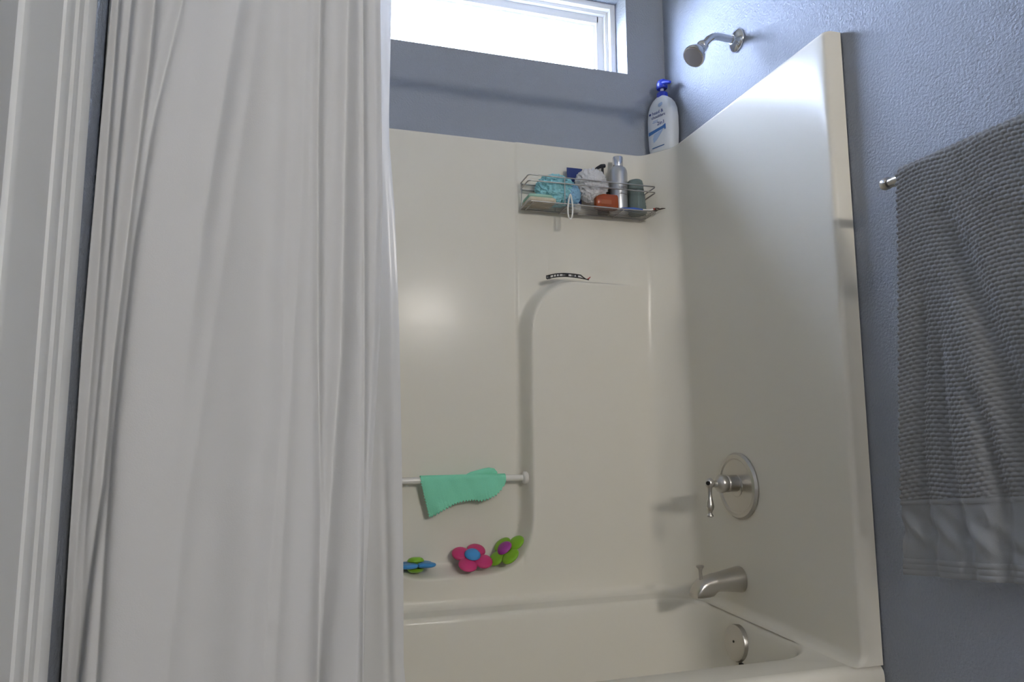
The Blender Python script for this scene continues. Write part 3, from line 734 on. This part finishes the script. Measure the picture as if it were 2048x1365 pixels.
# flat woven border with stitched lines and hem
nu, nv = 220, 70
S = np.linspace(0, 1, nu)[:, None]; T = np.linspace(0, 1, nv)[None, :]
def border(name, t0, t1, material, lift, ridges):
    Yn = 1.045 + (.44 - 1.045) * S + 0 * T
    Zb = zlow(Yn) + .137 - (.137) * (t0 + (t1 - t0) * T)
    e = interp(Zb, YEDGE); Yb = e + (.44 - e) * S
    X = towel_x(Yb, Zb) - lift + .0035 * np.sin(Yb * 95 + 4 * np.sin(Zb * 30)) * npsm((T) * (1 - T) * 4) * (0 if ridges else 1)
    X = X + .004 * np.exp(-((np.sin(Yb * 52 + 1.3)) / .3) ** 2) * (T * (1 - T) * 4) * (0 if ridges else 1)
    if ridges: X = X - .0012 * np.abs(np.sin(T * math.pi * ridges))
    under(tw, big_mesh(name, np.stack([X, Yb, Zb], -1).reshape(-1, 3), gridF(nu, nv), material))
border('border_band', .06, .80, 'towel_band', .0005, 0)
border('upper_stripe', .0, .07, 'towel_band', .0022, 1)
border('hem', .78, 1.0, 'towel_band', .0022, 3)
# back fall behind the bar
nu, nv = 60, 60
S = np.linspace(0, 1, nu)[:, None]; T = np.linspace(0, 1, nv)[None, :]
Zb = TBZ - .62 * T + 0 * S; Yb = 1.030 + .02 * T + (.44 - 1.03) * S; Xb = TBX + .0155 + .010 * T + .004 * np.sin(Yb * 30) * T
under(tw, big_mesh('back_fall', np.stack([Xb, Yb, Zb], -1).reshape(-1, 3), gridF(nu, nv), 'towel'))
# ------------------------------------------------------------------ curtain rod, curtain, liner
RY, RZ = 1.222, 1.985
rod = tag(empty('curtain_rod', (.40, RY, RZ)), 'straight metal shower curtain rod above the tub', 'curtain rod')
b = bmesh.new(); tube(b, [(WX0 + .002, RY, RZ), (WX1 - .002, RY, RZ)], .0125, 20); under(rod, obj('rod', b, 'nickel', None, True, 60))
for X, s in ((WX0, 1), (WX1, -1)):
    b = bmesh.new(); lathe(b, [(.034, 0), (.034, .006), (.022, .014), (.014, .018)], (X + s * .0005, RY, RZ), (s, 0, 0), 24); under(rod, obj('rod_flange', b, 'nickel', None, True, 40))
cu = tag(empty('shower_curtain', (-.12, 1.19, .12)), 'plain white fabric shower curtain gathered beside the door casing', 'curtain')
FOLDS = [ # path (z, x), half width, depth, sharper side
    ([(1.62, -.329), (1.06, -.332), (.56, -.341)], .009, .020), ([(1.63, -.307), (1.06, -.319), (.5, -.332)], .008, .014),
    ([(1.633, -.275), (1.52, -.278), (1.045, -.301), (.837, -.306), (.687, -.318), (.556, -.326)], .0105, .026),
    ([(1.75, -.222), (1.618, -.234), (1.419, -.263), (1.2, -.280), (.9, -.292)], .008, .012),
    ([(1.75, -.136), (1.657, -.142), (1.423, -.166), (1.245, -.182), (1.0, -.195), (.5, -.215)], .020, .020),
    ([(1.7, -.10), (.992, -.165), (.797, -.185), (.5, -.20)], .015, .006),
    ([(1.672, -.059), (.952, -.048), (.669, -.058), (.529, -.062)], .016, .010), ([(1.7, -.03), (1.3, -.028), (.7, -.040), (.5, -.045)], .010, .005),
    ([(1.7, -.008), (1.442, -.005), (1.052, .006), (.789, .017), (.5, .020)], .0075, .014),
    ([(1.69, .041), (1.053, .044), (.829, .034), (.52, .024)], .014, .022),
    ([(1.694, .066), (1.085, .081), (.513, .091)], .0045, .008)]
REDGE = [(1.96, .092), (1.7, .096), (1.322, .107), (1.085, .107), (.802, .097), (.659, .092), (.513, .092), (.1, .092)]
nu, nv = 460, 190
zt, zb_ = 1.945, .13
S = np.linspace(0, 1, nu)[:, None]; Z = np.linspace(zt, zb_, nv)[None, :] + 0 * S
xl = interp(Z, [(1.95, -.336), (1.62, -.337), (1.06, -.344), (.56, -.345), (.1, -.345)]); xr = interp(Z, REDGE)
X = xl + (xr - xl) * S
Yc = np.full_like(X, 1.174)
for i, (pts, wd, dp) in enumerate(FOLDS):
    c = interp(Z, pts); t = (X - c) / wd
    Yc = Yc + dp * np.exp(-np.abs(t) ** 1.7) * (1.0 if i not in (4,) else npsm((Z - .85) / .7) * .9 + .1)
Yc = Yc + .007 * np.sin(X * 31 + 1.0 + 1.2 * (Z - 1)) + .0018 * np.sin(X * 73 - Z * 2.2 + .6)
Yc = Yc + .014 * npsm((.06 - (X - xl)) / .06) + .010 * npsm((.012 - (xr - X)) / .012) + .02 * (1.2 - Z).clip(-1, 0) * -0 - .012 * npsm((.6 - Z) / .4)
o = big_mesh('curtain_fabric', np.stack([X, Yc, Z], -1).reshape(-1, 3), gridF(nu, nv), 'curtain'); md = o.modifiers.new('thick', 'SOLIDIFY'); md.thickness = .0012; md.offset = 0; under(cu, o)
for k in range(8):
    X0 = -.33 + k * .057
    b = bmesh.new(); tube(b, [(X0, RY + .019 * math.cos(t), RZ - .014 + .030 * math.sin(t)) for t in [2 * math.pi * j / 20 for j in range(20)]], .0016, 6, True); under(cu, obj('curtain_ring', b, 'chrome', None, True, 80))
ln = tag(empty('shower_liner', (.08, 1.3, .3)), 'frosted translucent plastic liner hanging behind the white curtain edge', 'curtain')
nu, nv = 90, 150
S = np.linspace(0, 1, nu)[:, None]; Z = np.linspace(1.945, .30, nv)[None, :] + 0 * S
LE = [(1.95, .124), (1.756, .125), (1.52, .1245), (1.47, .126), (1.331, .139), (1.097, .153), (.881, .163), (.618, .174), (.478, .179), (.44, .184), (.3, .20)]
xr = interp(Z, LE); xl = -.10 + 0 * Z
X = xl + (xr - xl) * S
Yl = interp(Z, [(1.95, 1.245), (1.2, 1.275), (.7, 1.325), (.45, 1.362), (.30, 1.385)])
Yl = Yl + .008 * np.sin(X * 60 + Z * 1.5) * (1 - S * .3) + .006 * npsm((S - .93) / .07) + .0015 * np.sin(X * 190 + Z * 25) * npsm((Z - 1.2) / .4) + .006 * np.exp(-((X - .13 - .05 * (.9 - Z)) / .006) ** 2) * npsm((1.0 - Z) / .3)
under(ln, big_mesh('liner_film', np.stack([X, Yl, Z], -1).reshape(-1, 3), gridF(nu, nv), 'liner'))

# ------------------------------------------------------------------ vanity light behind the camera
vl = tag(empty('vanity_light', (.95, WYR, 1.94)), 'nickel vanity light bar with three lit opal globes on the rear wall', 'lamp')
b = bmesh.new(); box(b, (.74, WYR + .0005, 1.90), (1.16, WYR + .03, 1.98), .006); under(vl, obj('backplate', b, 'nickel', None, True, 40))
for X in (.81, .95, 1.09):
    b = bmesh.new(); lathe(b, [(.022, 0), (.022, .03), (.016, .034)], (X, WYR + .03, 1.94), (0, 1, 0), 20); under(vl, obj('socket', b, 'nickel', None, True, 40))
    b = bmesh.new(); bmesh.ops.create_uvsphere(b, u_segments=20, v_segments=12, radius=.067)
    for vv in b.verts: vv.co += Vector((X, WYR + .118, 1.94))
    under(vl, obj('globe', b, 'globe', None, True, 80))
